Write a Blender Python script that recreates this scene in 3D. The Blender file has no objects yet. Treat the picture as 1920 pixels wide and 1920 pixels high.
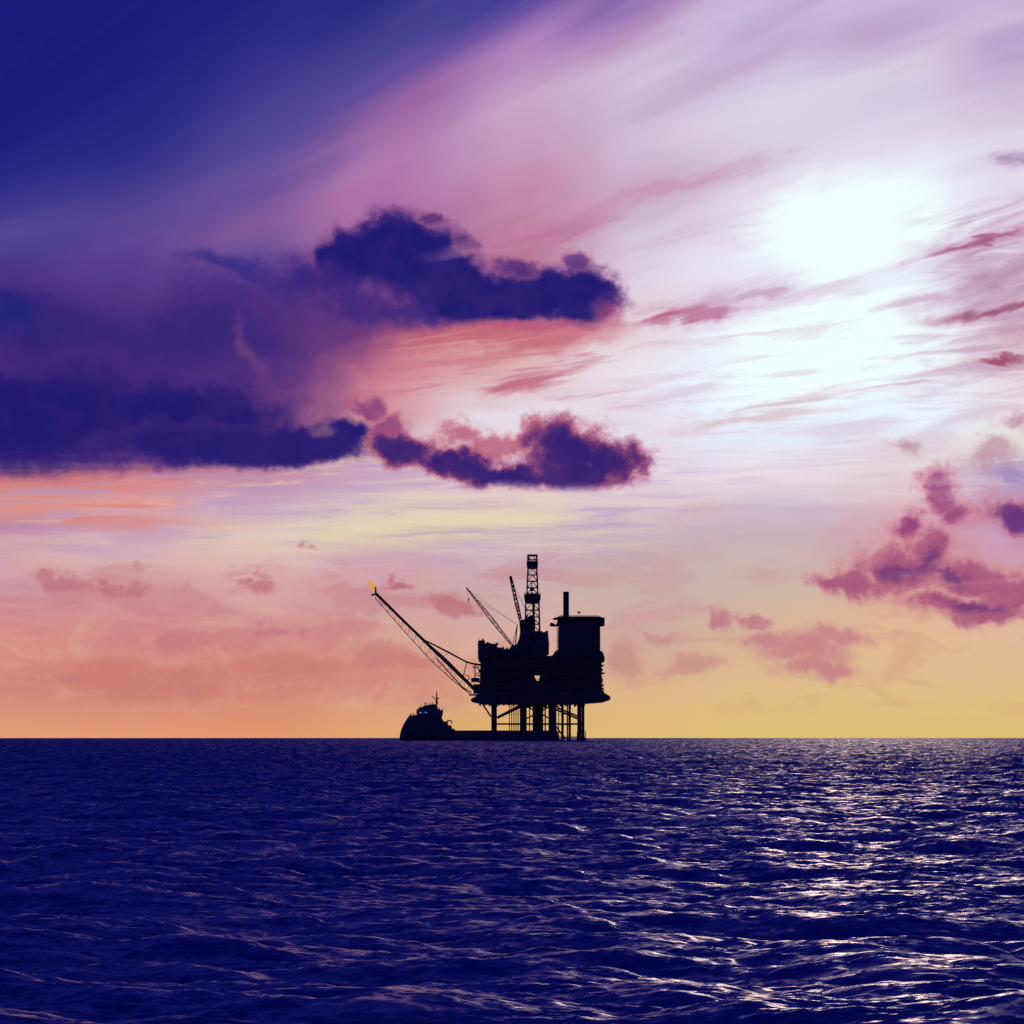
import bpy, math, random
import numpy as np
from mathutils import Vector, Matrix

sc = bpy.context.scene
R = math.radians
random.seed(7)

# ------------------------------------------------------------------ camera
EARTH = 6.371e6
F = 7143.0                       # focal length in photo pixels (1920 wide)
CAM_H = 4.0
DIP = math.sqrt(2 * CAM_H / EARTH)
PITCH = math.atan(424 / F) - DIP
cam_data = bpy.data.cameras.new("camera")
cam_data.sensor_width = 36.0
cam_data.lens = 36.0 * F / 1920.0
cam_data.clip_start = 0.5
cam_data.clip_end = 80000.0
cam = bpy.data.objects.new("camera", cam_data)
sc.collection.objects.link(cam)
cam.location = (0, 0, CAM_H)
cam.rotation_euler = (math.pi / 2 + PITCH, 0, 0)
sc.camera = cam

# ------------------------------------------------------------------ exposure
sc.view_settings.view_transform = 'Standard'
sc.view_settings.look = 'None'
sc.view_settings.exposure = 0.0
sc.view_settings.gamma = 1.0

# ------------------------------------------------------------------ sun (behind thin cloud, low over the sea)
SUN_AZ, SUN_EL = R(5.2), R(7.5)
sun_l = bpy.data.lights.new("sun", 'SUN')
sun_l.energy = 0.028
sun_l.angle = R(4.0)
sun_l.color = (1.0, 0.66, 0.50)
sun = bpy.data.objects.new("sun", sun_l)
sc.collection.objects.link(sun)
sd = Vector((math.sin(SUN_AZ) * math.cos(SUN_EL), math.cos(SUN_AZ) * math.cos(SUN_EL), math.sin(SUN_EL)))
sun.rotation_euler = sd.to_track_quat('Z', 'Y').to_euler()

# ------------------------------------------------------------------ world: evening sky with cirrus and cumulus
world = bpy.data.worlds.new("World")
sc.world = world
world.use_nodes = True
wt = world.node_tree
wt.nodes.clear()
N, L = wt.nodes, wt.links


def nd(kind, **kw):
    n = N.new(kind)
    for k, v in kw.items():
        setattr(n, k, v)
    return n


def setin(n, i, v):
    if v is None:
        return
    if hasattr(v, 'is_output'):
        L.new(v, n.inputs[i])
    else:
        n.inputs[i].default_value = v


def M(op, a, b=None, c=None, clamp=False):
    n = nd('ShaderNodeMath', operation=op, use_clamp=clamp)
    setin(n, 0, a); setin(n, 1, b); setin(n, 2, c)
    return n.outputs[0]


def VM(op, a, b=None, c=None, scale=None):
    n = nd('ShaderNodeVectorMath', operation=op)
    setin(n, 0, a); setin(n, 1, b); setin(n, 2, c)
    if scale is not None:
        setin(n, 3, scale)
    return n


def comb(x, y, z=0.0):
    n = nd('ShaderNodeCombineXYZ')
    setin(n, 0, x); setin(n, 1, y); setin(n, 2, z)
    return n.outputs[0]


def smooth(v, a, b, lo=0.0, hi=1.0):
    n = nd('ShaderNodeMapRange', interpolation_type='SMOOTHSTEP')
    setin(n, 0, v); setin(n, 1, a); setin(n, 2, b); setin(n, 3, lo); setin(n, 4, hi)
    return n.outputs[0]


def lin(v, a, b, lo=0.0, hi=1.0):
    n = nd('ShaderNodeMapRange', interpolation_type='LINEAR', clamp=True)
    setin(n, 0, v); setin(n, 1, a); setin(n, 2, b); setin(n, 3, lo); setin(n, 4, hi)
    return n.outputs[0]


def mixc(f, a, b, blend='MIX'):
    n = nd('ShaderNodeMix', data_type='RGBA', blend_type=blend)
    setin(n, 0, f)
    for idx, v in ((6, a), (7, b)):
        if hasattr(v, 'is_output'):
            L.new(v, n.inputs[idx])
        else:
            n.inputs[idx].default_value = (v[0] / 255, v[1] / 255, v[2] / 255, 1)
    return n.outputs[2]


def noise(vec, scale, detail=6.0, rough=0.55, dist=0.0, out='Fac', dims='3D'):
    n = nd('ShaderNodeTexNoise', noise_dimensions=dims)
    n.normalize = True
    setin(n, 'Vector', vec); setin(n, 'Scale', scale); setin(n, 'Detail', detail)
    setin(n, 'Roughness', rough); setin(n, 'Distortion', dist)
    if out == 'Color':                       # two independent channels as an explicit vector
        q = nd('ShaderNodeSeparateColor')
        L.new(n.outputs[1], q.inputs[0])
        c = nd('ShaderNodeCombineXYZ')
        L.new(q.outputs[1], c.inputs[0]); L.new(q.outputs[2], c.inputs[1])
        return c.outputs[0]
    return n.outputs[out]


tc = nd('ShaderNodeTexCoord')
sep = nd('ShaderNodeSeparateXYZ')
L.new(tc.outputs['Generated'], sep.inputs[0])
DX, DY, DZ = sep.outputs
K = F / 960.0
az = M('ARCTAN2', DX, DY)
el = M('ARCSINE', DZ)
X = M('MULTIPLY', az, K)                          # azimuth and elevation, in units of 7.7 degrees
Y = M('MULTIPLY', M('ADD', el, DIP), K)
Xc = M('MAXIMUM', M('MINIMUM', X, 2.0), -2.0)
P = comb(Xc, Y)


def u(px):
    return (px - 960) / 960.0


def v(py):
    return (1384 - py) / 960.0


FAN = 0.38                     # the high sheet fans out: level near the horizon, steeper overhead


def psi_of(px, py):
    w = min(1.0, max(0.0, (v(py) - 0.35) / 0.85))
    return v(py) / (1 + FAN * w * w * (3 - 2 * w) * (u(px) - 0.2 * max(u(px), 0.0) ** 2))


Xf = M('MAXIMUM', Xc, 0.0)
Xf = M('SUBTRACT', Xc, M('MULTIPLY', M('MULTIPLY', Xf, Xf), 0.2))
fan = M('MULTIPLY_ADD', Xf, smooth(Y, 0.35, 1.20, 0.0, FAN), 1.0)
psi = M('DIVIDE', Y, fan)

# wind-drawn warp of the high cloud sheet
strv = comb(M('MULTIPLY', Xc, 1.1), M('MULTIPLY', psi, 7.0), 3.1)
st1 = noise(strv, 1.0, 3.5, 0.5, 0.3)             # broad streaks
strv2 = comb(M('MULTIPLY', Xc, 4.0), M('MULTIPLY', psi, 46.0), 8.7)
st2 = noise(strv2, 1.0, 6.0, 0.6, 0.6)             # fine streaks
st3 = noise(comb(M('MULTIPLY', Xc, 2.2), M('MULTIPLY', psi, 19.0), 1.3), 1.0, 5.0, 0.6, 0.8)
patch = noise(comb(Xc, psi, 0.4), 2.3, 4.0, 0.5)

warp = M('MULTIPLY', M('SUBTRACT', st1, 0.5), 0.10)
warp2 = M('MULTIPLY', M('SUBTRACT', st3, 0.5), 0.05)
# less warp near the horizon
wamt = smooth(Y, 0.05, 0.6, 0.25, 1.0)
psiw = M('ADD', psi, M('MULTIPLY', M('ADD', warp, warp2), wamt))
Xw = M('ADD', Xc, M('MULTIPLY', M('SUBTRACT', patch, 0.5), 0.30))

COLS = {
    0: [(0, 28, 30, 122), (200, 28, 30, 122), (300, 33, 35, 127), (390, 58, 52, 136), (450, 84, 72, 145), (510, 68, 56, 138), (600, 55, 42, 125),
        (860, 70, 45, 118), (905, 190, 108, 118), (950, 222, 146, 132), (1000, 188, 135, 165), (1050, 210, 168, 175), (1100, 202, 148, 165), (1200, 212, 140, 132), (1300, 210, 134, 124), (1384, 230, 156, 116)],
    240: [(0, 28, 30, 122), (150, 32, 34, 126), (300, 48, 46, 133), (400, 84, 69, 142), (460, 92, 70, 145), (520, 78, 60, 140), (620, 76, 52, 122),
          (850, 90, 55, 120), (895, 205, 128, 136), (950, 225, 162, 152), (1000, 190, 158, 190), (1050, 215, 176, 180), (1100, 206, 152, 160), (1200, 210, 138, 132), (1300, 206, 132, 120), (1384, 229, 154, 115)],
    480: [(0, 35, 36, 125), (150, 58, 52, 138), (250, 80, 72, 145), (350, 98, 76, 150), (430, 128, 88, 152), (500, 88, 72, 146), (600, 84, 54, 126),
          (700, 112, 62, 126), (800, 135, 74, 118), (870, 190, 128, 150), (940, 196, 162, 190), (1000, 222, 200, 186), (1060, 216, 180, 175), (1110, 212, 160, 165), (1200, 206, 142, 132), (1300, 210, 135, 118), (1384, 226, 150, 108)],
    720: [(0, 45, 45, 130), (100, 75, 68, 145), (160, 98, 78, 155), (225, 150, 100, 160), (300, 174, 120, 172), (400, 170, 112, 165), (500, 150, 85, 140),
          (600, 150, 75, 120), (650, 182, 94, 120), (720, 208, 128, 145), (765, 205, 140, 150), (820, 212, 172, 182), (900, 200, 165, 192), (960, 224, 204, 186), (1005, 224, 208, 172), (1050, 198, 160, 185), (1100, 204, 156, 170), (1200, 212, 165, 145), (1300, 213, 154, 134), (1384, 222, 164, 110)],
    960: [(0, 66, 62, 145), (55, 118, 88, 164), (110, 172, 128, 184), (200, 200, 165, 202), (300, 195, 152, 190), (400, 190, 130, 165), (500, 182, 112, 142),
          (600, 190, 100, 120), (645, 215, 146, 148), (690, 215, 160, 168), (760, 228, 220, 230), (850, 226, 208, 222), (930, 220, 190, 196), (980, 228, 210, 176), (1030, 200, 170, 195), (1100, 200, 170, 176), (1200, 212, 168, 155), (1300, 216, 166, 130), (1384, 222, 176, 105)],
    1200: [(0, 128, 92, 166), (55, 182, 146, 193), (110, 208, 188, 220), (200, 208, 192, 222), (300, 205, 180, 212), (370, 196, 156, 186), (430, 208, 192, 216),
           (520, 220, 205, 226), (600, 226, 200, 208), (680, 232, 226, 236), (780, 228, 218, 232), (880, 226, 212, 226), (940, 222, 195, 205), (1000, 200, 175, 190), (1100, 200, 175, 170), (1200, 205, 170, 155), (1300, 218, 180, 132), (1384, 221, 185, 116)],
    1440: [(0, 190, 170, 211), (100, 200, 185, 222), (200, 214, 208, 230), (300, 212, 200, 225), (360, 225, 212, 232), (430, 234, 230, 246), (490, 234, 235, 250), (550, 224, 206, 228),
           (620, 234, 246, 254), (750, 232, 245, 255), (840, 226, 234, 246), (900, 234, 220, 228), (950, 206, 182, 202), (1000, 200, 175, 186), (1100, 205, 180, 165), (1200, 215, 180, 145), (1300, 219, 188, 130), (1384, 221, 191, 112)],
    1680: [(0, 200, 182, 222), (70, 194, 174, 214), (140, 214, 204, 226), (200, 210, 196, 226), (300, 222, 212, 236), (370, 236, 246, 254), (480, 238, 252, 255), (530, 222, 225, 244),
           (590, 238, 252, 255), (700, 236, 250, 255), (800, 232, 245, 254), (860, 232, 226, 226), (920, 224, 198, 204), (1000, 210, 165, 178), (1100, 215, 170, 155), (1200, 222, 185, 145), (1300, 219, 188, 132), (1384, 219, 188, 112)],
    1920: [(0, 196, 176, 216), (40, 205, 190, 220), (80, 186, 162, 206), (150, 200, 180, 215), (250, 215, 205, 230), (350, 226, 216, 236), (430, 224, 204, 224), (550, 220, 192, 210),
           (650, 226, 198, 208), (760, 232, 225, 235), (850, 225, 215, 207), (890, 175, 148, 190), (1000, 196, 152, 190), (1100, 210, 165, 165), (1200, 222, 185, 150), (1300, 219, 188, 130), (1384, 220, 188, 112)],
}
PMAX = 2.4
col = None
keys = sorted(COLS)
for i, px in enumerate(keys):
    rp = nd('ShaderNodeValToRGB')
    cr = rp.color_ramp
    cr.interpolation = 'CARDINAL' if False else 'LINEAR'
    stops = []
    for (py, r, g, b) in COLS[px]:
        p = psi_of(px, py) / PMAX
        stops.append((max(0.0, min(1.0, p)), (r / 255, g / 255, b / 255, 1)))
    stops.sort(key=lambda s: s[0])
    while len(cr.elements) < len(stops):
        cr.elements.new(0.5)
    for e, (p, c) in zip(cr.elements, stops):
        e.position = p
    for e, (p, c) in zip(cr.elements, stops):
        e.color = c
    L.new(M('DIVIDE', psiw, PMAX), rp.inputs[0])
    if col is None:
        col = rp.outputs[0]
    else:
        col = mixc(smooth(Xw, u(keys[i - 1]), u(px)), col, rp.outputs[0])

# --- streak modulation of the cirrus sheet
band_low = M('MULTIPLY', smooth(Y, 0.30, 0.42), smooth(Y, 0.52, 0.62, 1.0, 0.0))      # striped band above the horizon clouds
f_y = M('MULTIPLY', smooth(st2, 0.50, 0.66), M('MULTIPLY', band_low, smooth(Xc, -0.9, -0.2, 0.35, 0.8)))
f_y = M('MULTIPLY', f_y, smooth(Xc, 0.1, 0.4, 1.0, 0.0))
col = mixc(M('MULTIPLY', f_y, 0.8), col, (232, 210, 184))
f_l = M('MULTIPLY', smooth(st2, 0.50, 0.36), M('MULTIPLY', band_low, smooth(Xc, 0.1, 0.5, 0.5, 0.15)))
col = mixc(f_l, col, (178, 148, 196))
f_o = M('MULTIPLY', M('MULTIPLY', smooth(st2, 0.42, 0.62), smooth(st3, 0.42, 0.6)), M('MULTIPLY', M('MULTIPLY', smooth(Y, 0.36, 0.44), smooth(Y, 0.50, 0.54, 1.0, 0.0)), smooth(Xc, -0.75, -0.4, 0.75, 0.0)))
col = mixc(f_o, col, (214, 122, 122))

right = smooth(Xc, -0.1, 0.35)
f_s = M('MULTIPLY', M('MULTIPLY', smooth(st3, 0.50, 0.68), right), M('MULTIPLY', smooth(Y, 0.45, 0.6), smooth(Y, 0.95, 1.1, 1.0, 0.25)))
col = mixc(M('MULTIPLY', f_s, 0.42), col, (196, 158, 184))
far_r = M('MULTIPLY', smooth(Xc, 0.72, 0.95), M('MULTIPLY', smooth(Y, 0.62, 0.74), smooth(Y, 1.0, 1.08, 1.0, 0.0)))
mid_r = M('MULTIPLY', M('MULTIPLY', smooth(Xc, -0.35, -0.1), smooth(Xc, 0.1, 0.35, 1.0, 0.0)), M('MULTIPLY', smooth(Y, 0.60, 0.68), smooth(Y, 0.76, 0.84, 1.0, 0.0)))
f_w = M('MULTIPLY', M('MULTIPLY', smooth(st2, 0.52, 0.68), right), M('MULTIPLY', smooth(Y, 0.42, 0.55), smooth(Y, 0.85, 1.0, 1.0, 0.0)))
col = mixc(M('MULTIPLY', f_w, 0.55), col, (240, 238, 242))
# broad darker and lighter strokes in the upper sheet
f_u = M('MULTIPLY', smooth(st1, 0.48, 0.66), M('MULTIPLY', smooth(Y, 0.95, 1.1), smooth(psi, 1.3, 1.45, 1.0, 0.3)))
col = mixc(M('MULTIPLY', f_u, M('MULTIPLY', smooth(Xc, -0.6, 0.1, 0.1, 0.40), 1.0)), col, (186, 142, 182))
f_u2 = M('MULTIPLY', smooth(st1, 0.50, 0.34), M('MULTIPLY', smooth(Y, 0.95, 1.1), smooth(Xc, 0.0, 0.4, 0.0, 0.3)))
col = mixc(f_u2, col, (226, 214, 234))

# --- white glow of the veiled sun
wz = noise(comb(M('MULTIPLY', Xc, 2.5), M('MULTIPLY', psi, 12.0), 5.0), 1.0, 6.0, 0.6, 0.8, out='Color')
Pg = VM('ADD', P, VM('MULTIPLY', VM('SUBTRACT', wz, (0.5, 0.5, 0.5)).outputs[0], (0.40, 0.12, 0.0)).outputs[0]).outputs[0]


def ell(vec, cx, cy, rx, ry, rot=0.0):
    """1 at the centre of an ellipse given in photo pixels, 0 on its rim, negative outside"""
    n = nd('ShaderNodeMapping', vector_type='TEXTURE')
    L.new(vec, n.inputs[0])
    n.inputs[1].default_value = (u(cx), v(cy), 0)
    n.inputs[2].default_value = (0, 0, R(rot))
    n.inputs[3].default_value = (rx / 960, ry / 960, 1)
    return M('SUBTRACT', 1.0, VM('LENGTH', n.outputs[0]).outputs['Value'])


def smax(vals, k=0.12):
    out = vals[0]
    for w in vals[1:]:
        out = M('SMOOTH_MAX', out, w, k)
    return out


g1 = ell(Pg, 1600, 435, 205, 125, 12)
g2 = ell(Pg, 1545, 655, 260, 118, 14)
g3 = ell(Pg, 1640, 590, 180, 70, 10)
halo = ell(P, 1570, 540, 620, 480, 15)
col = mixc(M('MULTIPLY', smooth(halo, 0.0, 1.0), 0.35), col, (232, 236, 250))
gs = M('MULTIPLY', M('SUBTRACT', 0.5, st2), 1.1)
glow = M('MAXIMUM', smooth(M('ADD', g1, M('MULTIPLY', gs, 0.35)), -0.10, 0.50), M('MULTIPLY', smooth(M('ADD', smax([g2, g3], 0.2), gs), -0.10, 0.55), 0.94))
# thin lilac band crossing the glow
bandm = M('MULTIPLY', smooth(ell(Pg, 1600, 540, 320, 24, 9), 0.0, 0.6), 0.8)
glow = M('MULTIPLY', glow, M('SUBTRACT', 1.0, bandm))
col = mixc(glow, col, (240, 255, 255))
# layered mauve wisps right of the sun and thin ones under it
f_r = M('MULTIPLY', M('MULTIPLY', smooth(st2, 0.42, 0.62), far_r), 0.75)
col = mixc(f_r, col, (176, 130, 164))
low_g = M('MULTIPLY', M('MULTIPLY', smooth(Xc, 0.15, 0.4), smooth(Xc, 0.75, 1.0, 1.0, 0.3)), M('MULTIPLY', smooth(Y, 0.50, 0.58), smooth(Y, 0.76, 0.86, 1.0, 0.0)))
col = mixc(M('MULTIPLY', M('MULTIPLY', smooth(st2, 0.50, 0.66), low_g), 0.55), col, (214, 196, 214))

# --- cumulus and scud: noise-broken masses
wv = noise(P, 7.0, 5.0, 0.60, 0.0, out='Color')
wv2 = noise(P, 24.0, 6.0, 0.62, 0.3, out='Color')
Pw = VM('ADD', P, VM('MULTIPLY', VM('SUBTRACT', wv, (0.5, 0.5, 0.5)).outputs[0], (0.13, 0.10, 0.0)).outputs[0]).outputs[0]
Pw = VM('ADD', Pw, VM('MULTIPLY', VM('SUBTRACT', wv2, (0.5, 0.5, 0.5)).outputs[0], (0.045, 0.034, 0.0)).outputs[0]).outputs[0]
# firmer copy for the solid upper cloud
Pt = VM('ADD', P, VM('MULTIPLY', VM('SUBTRACT', wv, (0.5, 0.5, 0.5)).outputs[0], (0.05, 0.045, 0.0)).outputs[0]).outputs[0]
Pt = VM('ADD', Pt, VM('MULTIPLY', VM('SUBTRACT', wv2, (0.5, 0.5, 0.5)).outputs[0], (0.05, 0.04, 0.0)).outputs[0]).outputs[0]
# softer copy for veils
Ps = VM('ADD', P, VM('MULTIPLY', VM('SUBTRACT', wv, (0.5, 0.5, 0.5)).outputs[0], (0.30, 0.12, 0.0)).outputs[0]).outputs[0]
puff = noise(P, 24.0, 7.0, 0.66, 0.25)
puffL = noise(P, 11.0, 6.0, 0.6, 0.2)


SOFT = 0.15


def cloud(ells, rim, core, a0=0.0, a1=0.28, c0=0.15, c1=0.6, amp=0.6, vec=None, base=None, strength=1.0, k=0.12, lum=None):
    """mix one cloud over the sky. base=(y_px, softness_px): the flat underside"""
    global col
    vec = vec or Pw
    # a negligible dependence on the sky so far keeps the clouds evaluated one after another
    q = nd('ShaderNodeSeparateColor'); L.new(col, q.inputs[0])
    vec = VM('ADD', vec, comb(M('MULTIPLY', q.outputs[0], 1e-7), 0.0)).outputs[0]
    f = smax([ell(vec, *e) for e in ells], k)
    f = M('ADD', f, M('MULTIPLY', M('SUBTRACT', puff, 0.5), amp))
    f = M('ADD', f, M('MULTIPLY', M('SUBTRACT', puffL, 0.5), amp * 0.8))
    a = smooth(f, a0 - SOFT * 0.35, a1 + SOFT)
    if base:
        yy = M('ADD', Y, M('MULTIPLY', M('SUBTRACT', puffL, 0.5), 0.045))
        if len(base) > 2:       # sloping underside
            yy = M('SUBTRACT', yy, M('MULTIPLY', M('SUBTRACT', Xc, u(base[2])), base[3]))
        bb = smooth(yy, v(base[0]), v(base[0]) + base[1] / 960)
        a = M('MULTIPLY', a, bb)
    if strength != 1.0:
        a = M('MULTIPLY', a, strength)
    c = mixc(M('MULTIPLY', smooth(f, c0, c1 + SOFT), smooth(puffL, 0.62, 0.40, 0.86, 1.0)), rim, core)
    col = mixc(a, col, c)


INK = (31, 28, 110)
# big violet veil on the left
cloud([(180, 690, 560, 190, 0), (420, 620, 330, 150, 8), (80, 620, 260, 150, 0)], (92, 56, 128), (48, 36, 116),
      a0=-0.1, a1=0.5, c0=0.1, c1=0.7, amp=0.25, vec=Ps, strength=0.8)
cloud([(20, 590, 90, 70, 0)], (50, 42, 122), (34, 36, 120), a0=0.0, a1=0.7, amp=0.2, vec=Ps, strength=0.8)
cloud([(440, 500, 90, 30, -8), (545, 515, 120, 32, 5)], (72, 55, 135), (52, 44, 128), a0=0.0, a1=0.5, amp=0.5, vec=Ps, strength=0.75)
cloud([(640, 600, 230, 90, -5)], (112, 60, 124), (96, 54, 122), a0=0.0, a1=0.7, amp=0.3, vec=Ps, strength=0.6)
# rosy light under the upper cloud
cloud([(960, 632, 290, 46, 3)], (196, 104, 118), (192, 98, 118), a0=0.0, a1=0.6, amp=0.3, vec=Ps, strength=0.75)
col = mixc(M('MULTIPLY', M('MULTIPLY', smooth(st2, 0.48, 0.70), mid_r), 0.5), col, (224, 186, 188))
col = mixc(M('MULTIPLY', M('MULTIPLY', smooth(st2, 0.50, 0.36), mid_r), 0.5), col, (190, 108, 130))
cloud([(985, 712, 130, 20, 12)], (205, 130, 148), (184, 98, 124), a0=0.0, a1=0.5, amp=0.4, vec=Pg, strength=0.8)
# upper dark cloud
cloud([(650, 492, 82, 68, 0), (735, 474, 112, 92, 0), (800, 500, 130, 100, -22), (850, 552, 140, 78, -10), (920, 572, 130, 52, 0),
       (1000, 552, 105, 64, 0), (1090, 560, 92, 68, 0)], (128, 70, 132), INK, a0=-0.05, a1=0.20, c0=0.0, c1=0.30, amp=0.50, k=0.15, vec=Pt,
      base=(622, 30, 900, 0.0))
cloud([(560, 530, 150, 60, -12), (650, 565, 190, 62, -12), (760, 590, 110, 30, -8)], (84, 52, 128), (58, 40, 122), a0=0.0, a1=0.7, amp=0.5, vec=Ps, strength=0.85)
cloud([(1078, 492, 44, 32, 0), (805, 408, 40, 18, 0), (965, 505, 60, 26, 0), (880, 455, 46, 30, -30)], (160, 92, 138), (86, 50, 120), a0=0.05, a1=0.45, amp=0.9, vec=Pt, strength=0.85)
cloud([(1140, 590, 42, 46, 0), (1000, 612, 200, 16, 0)], (190, 104, 132), (176, 84, 122), a0=0.0, a1=0.7, amp=0.6, vec=Pt, strength=0.6)
# long lower left bank
cloud([(60, 790, 420, 130, 0), (330, 800, 330, 105, 0), (560, 835, 170, 56, 0), (655, 815, 60, 44, 0)], (104, 54, 122), (33, 28, 110),
      a0=-0.15, a1=0.55, c0=-0.1, c1=0.40, amp=0.35, vec=Ps, k=0.25, base=(898, 26, 350, 0.045))
cloud([(430, 842, 300, 50, 0), (580, 836, 140, 46, 0), (650, 815, 66, 48, 0)], (92, 50, 120), (38, 30, 110), a0=0.0, a1=0.45, c0=0.0, c1=0.35, amp=0.5, base=(896, 26, 500, 0.03))
cloud([(455, 660, 26, 110, 14)], (140, 72, 122), (150, 84, 122), a0=0.0, a1=0.9, amp=0.5, strength=0.4)
cloud([(612, 808, 24, 22, 0), (700, 838, 30, 26, 40), (660, 772, 60, 16, 0)], (190, 112, 130), (220, 158, 150), a0=0.0, a1=0.7, amp=0.9, strength=0.33)
cloud([(690, 758, 60, 26, -20), (735, 800, 50, 40, -20)], (176, 90, 122), (128, 62, 122), a0=0.0, a1=0.5, amp=0.9, strength=0.85)
# lower middle cloud
cloud([(860, 815, 50, 34, 0), (920, 835, 90, 32, 0), (1075, 820, 80, 48, 0), (1000, 810, 50, 26, 0)], (210, 134, 146), (178, 94, 124), a0=0.0, a1=0.50, amp=1.1, strength=0.85)
cloud([(762, 842, 82, 46, -15), (860, 872, 115, 36, -8), (950, 894, 110, 34, -4), (1062, 852, 122, 84, 0), (1140, 866, 90, 62, 0), (1075, 900, 135, 40, 0)],
      (170, 80, 116), (52, 34, 112), a0=-0.05, a1=0.30, c0=0.10, c1=0.52, amp=0.8, base=(932, 30, 1050, 0.0))
# right-hand scud
cloud([(1740, 1040, 260, 120, 0), (1860, 960, 160, 70, 0)], (208, 152, 164), (200, 134, 150), a0=0.0, a1=0.8, amp=0.7, vec=Ps, strength=0.45)
cloud([(1690, 842, 62, 32, 0), (1900, 800, 80, 30, 8), (1840, 860, 90, 40, 0)], (226, 196, 200), (186, 140, 160), a0=0.05, a1=0.8, amp=1.3, strength=0.8)
cloud([(1755, 925, 52, 62, 10), (1790, 965, 50, 38, 0), (1700, 985, 48, 30, 30)], (206, 130, 150), (140, 62, 118), a0=0.0, a1=0.45, amp=0.9, c0=0.15, c1=0.7, strength=0.9)
cloud([(1905, 965, 120, 56, -12)], (200, 122, 146), (96, 50, 120), a0=0.0, a1=0.5, amp=0.8, c0=0.2, c1=0.7)
cloud([(1700, 1060, 140, 62, 0), (1600, 1088, 105, 40, 0), (1745, 1030, 60, 60, 20), (1830, 1090, 130, 50, -5), (1900, 1120, 100, 50, 0), (1800, 1140, 140, 40, -6), (1850, 1160, 130, 28, 0)],
      (208, 130, 142), (158, 80, 120), a0=-0.02, a1=0.50, c0=0.05, c1=0.60, amp=0.9, strength=0.92)
cloud([(1700, 1062, 95, 26, 0), (1745, 1045, 50, 28, 30), (1790, 1080, 70, 18, -12), (1830, 1140, 105, 22, -4)], (150, 68, 118), (84, 42, 116), a0=0.0, a1=0.9, amp=1.1, strength=0.65)
cloud([(1900, 890, 90, 16, 0)], (178, 152, 190), (158, 134, 186), a0=0.0, a1=0.6, amp=0.4, strength=0.7)
# faint broken texture of the low, distant cloud field
mot = noise(comb(M('MULTIPLY', Xc, 4.5), M('MULTIPLY', Y, 13.0), 2.2), 1.0, 6.0, 0.62, 0.5)
lowm = M('MULTIPLY', smooth(Y, 0.02, 0.10), smooth(Y, 0.30, 0.42, 1.0, 0.0))
left_w = smooth(Xc, -0.1, 0.3, 1.0, 0.55)
col = mixc(M('MULTIPLY', M('MULTIPLY', M('MULTIPLY', smooth(mot, 0.50, 0.64), lowm), left_w), 0.42), col, (192, 120, 128))
col = mixc(M('MULTIPLY', M('MULTIPLY', M('MULTIPLY', smooth(mot, 0.50, 0.38), lowm), left_w), 0.35), col, (224, 178, 158))
# small low clouds
for e, st in (((120, 1100, 90, 24, -10), .65), ((235, 1112, 110, 22, 0), .6), ((290, 1072, 40, 14, 0), .3), ((490, 1112, 80, 22, 4), .65), ((500, 1090, 30, 14, 0), .4),
              ((588, 1025, 34, 14, -15), .6), ((755, 1100, 44, 20, 0), .8), ((860, 1142, 80, 24, -5), .7), ((525, 1188, 60, 26, 0), .45), ((350, 1215, 120, 20, 0), .3), ((740, 1240, 120, 26, 0), .35)):
    cx_, cy_, rx_, ry_, ro_ = e
    cloud([e, (cx_ - rx_ * 0.35, cy_ - ry_ * 0.7, rx_ * 0.4, ry_ * 0.8, 0)], (206, 142, 148), (180, 100, 120), a0=-0.05, a1=0.55, amp=1.3, strength=st,
          base=(cy_ + ry_ * 0.75, 12))
cloud([(1350, 1165, 36, 26, -30), (1405, 1168, 40, 20, 0)], (200, 140, 150), (186, 104, 128), a0=0.0, a1=0.5, amp=0.9, strength=0.7)
cloud([(1500, 1225, 130, 46, -8), (1570, 1200, 90, 30, 0), (1430, 1200, 70, 24, 0), (1530, 1260, 120, 30, 0)], (208, 152, 148), (194, 122, 132), a0=0.0, a1=0.5, amp=0.6, strength=0.85)
cloud([(1290, 1245, 90, 34, 0), (1240, 1190, 50, 24, 0), (1170, 1240, 80, 60, 0)], (206, 156, 148), (194, 128, 130), a0=0.0, a1=0.6, amp=0.8, strength=0.6)
cloud([(600, 1262, 430, 62, 0), (240, 1275, 400, 52, 0)], (206, 132, 120), (198, 114, 108), a0=0.0, a1=0.5, amp=1.0, vec=Ps, strength=0.5)
cloud([(420, 1200, 330, 42, 3), (620, 1180, 160, 26, 0)], (212, 146, 142), (196, 118, 124), a0=0.0, a1=0.5, amp=1.3, vec=Ps, strength=0.45)
cloud([(1130, 940, 900, 18, 0), (1560, 915, 420, 16, 0)], (228, 214, 214), (222, 200, 206), a0=0.0, a1=0.8, amp=0.9, vec=Pg, strength=0.4)
cloud([(1320, 965, 100, 34, 0)], (214, 186, 188), (206, 160, 170), a0=0.0, a1=0.7, amp=0.9, strength=0.4)
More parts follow.
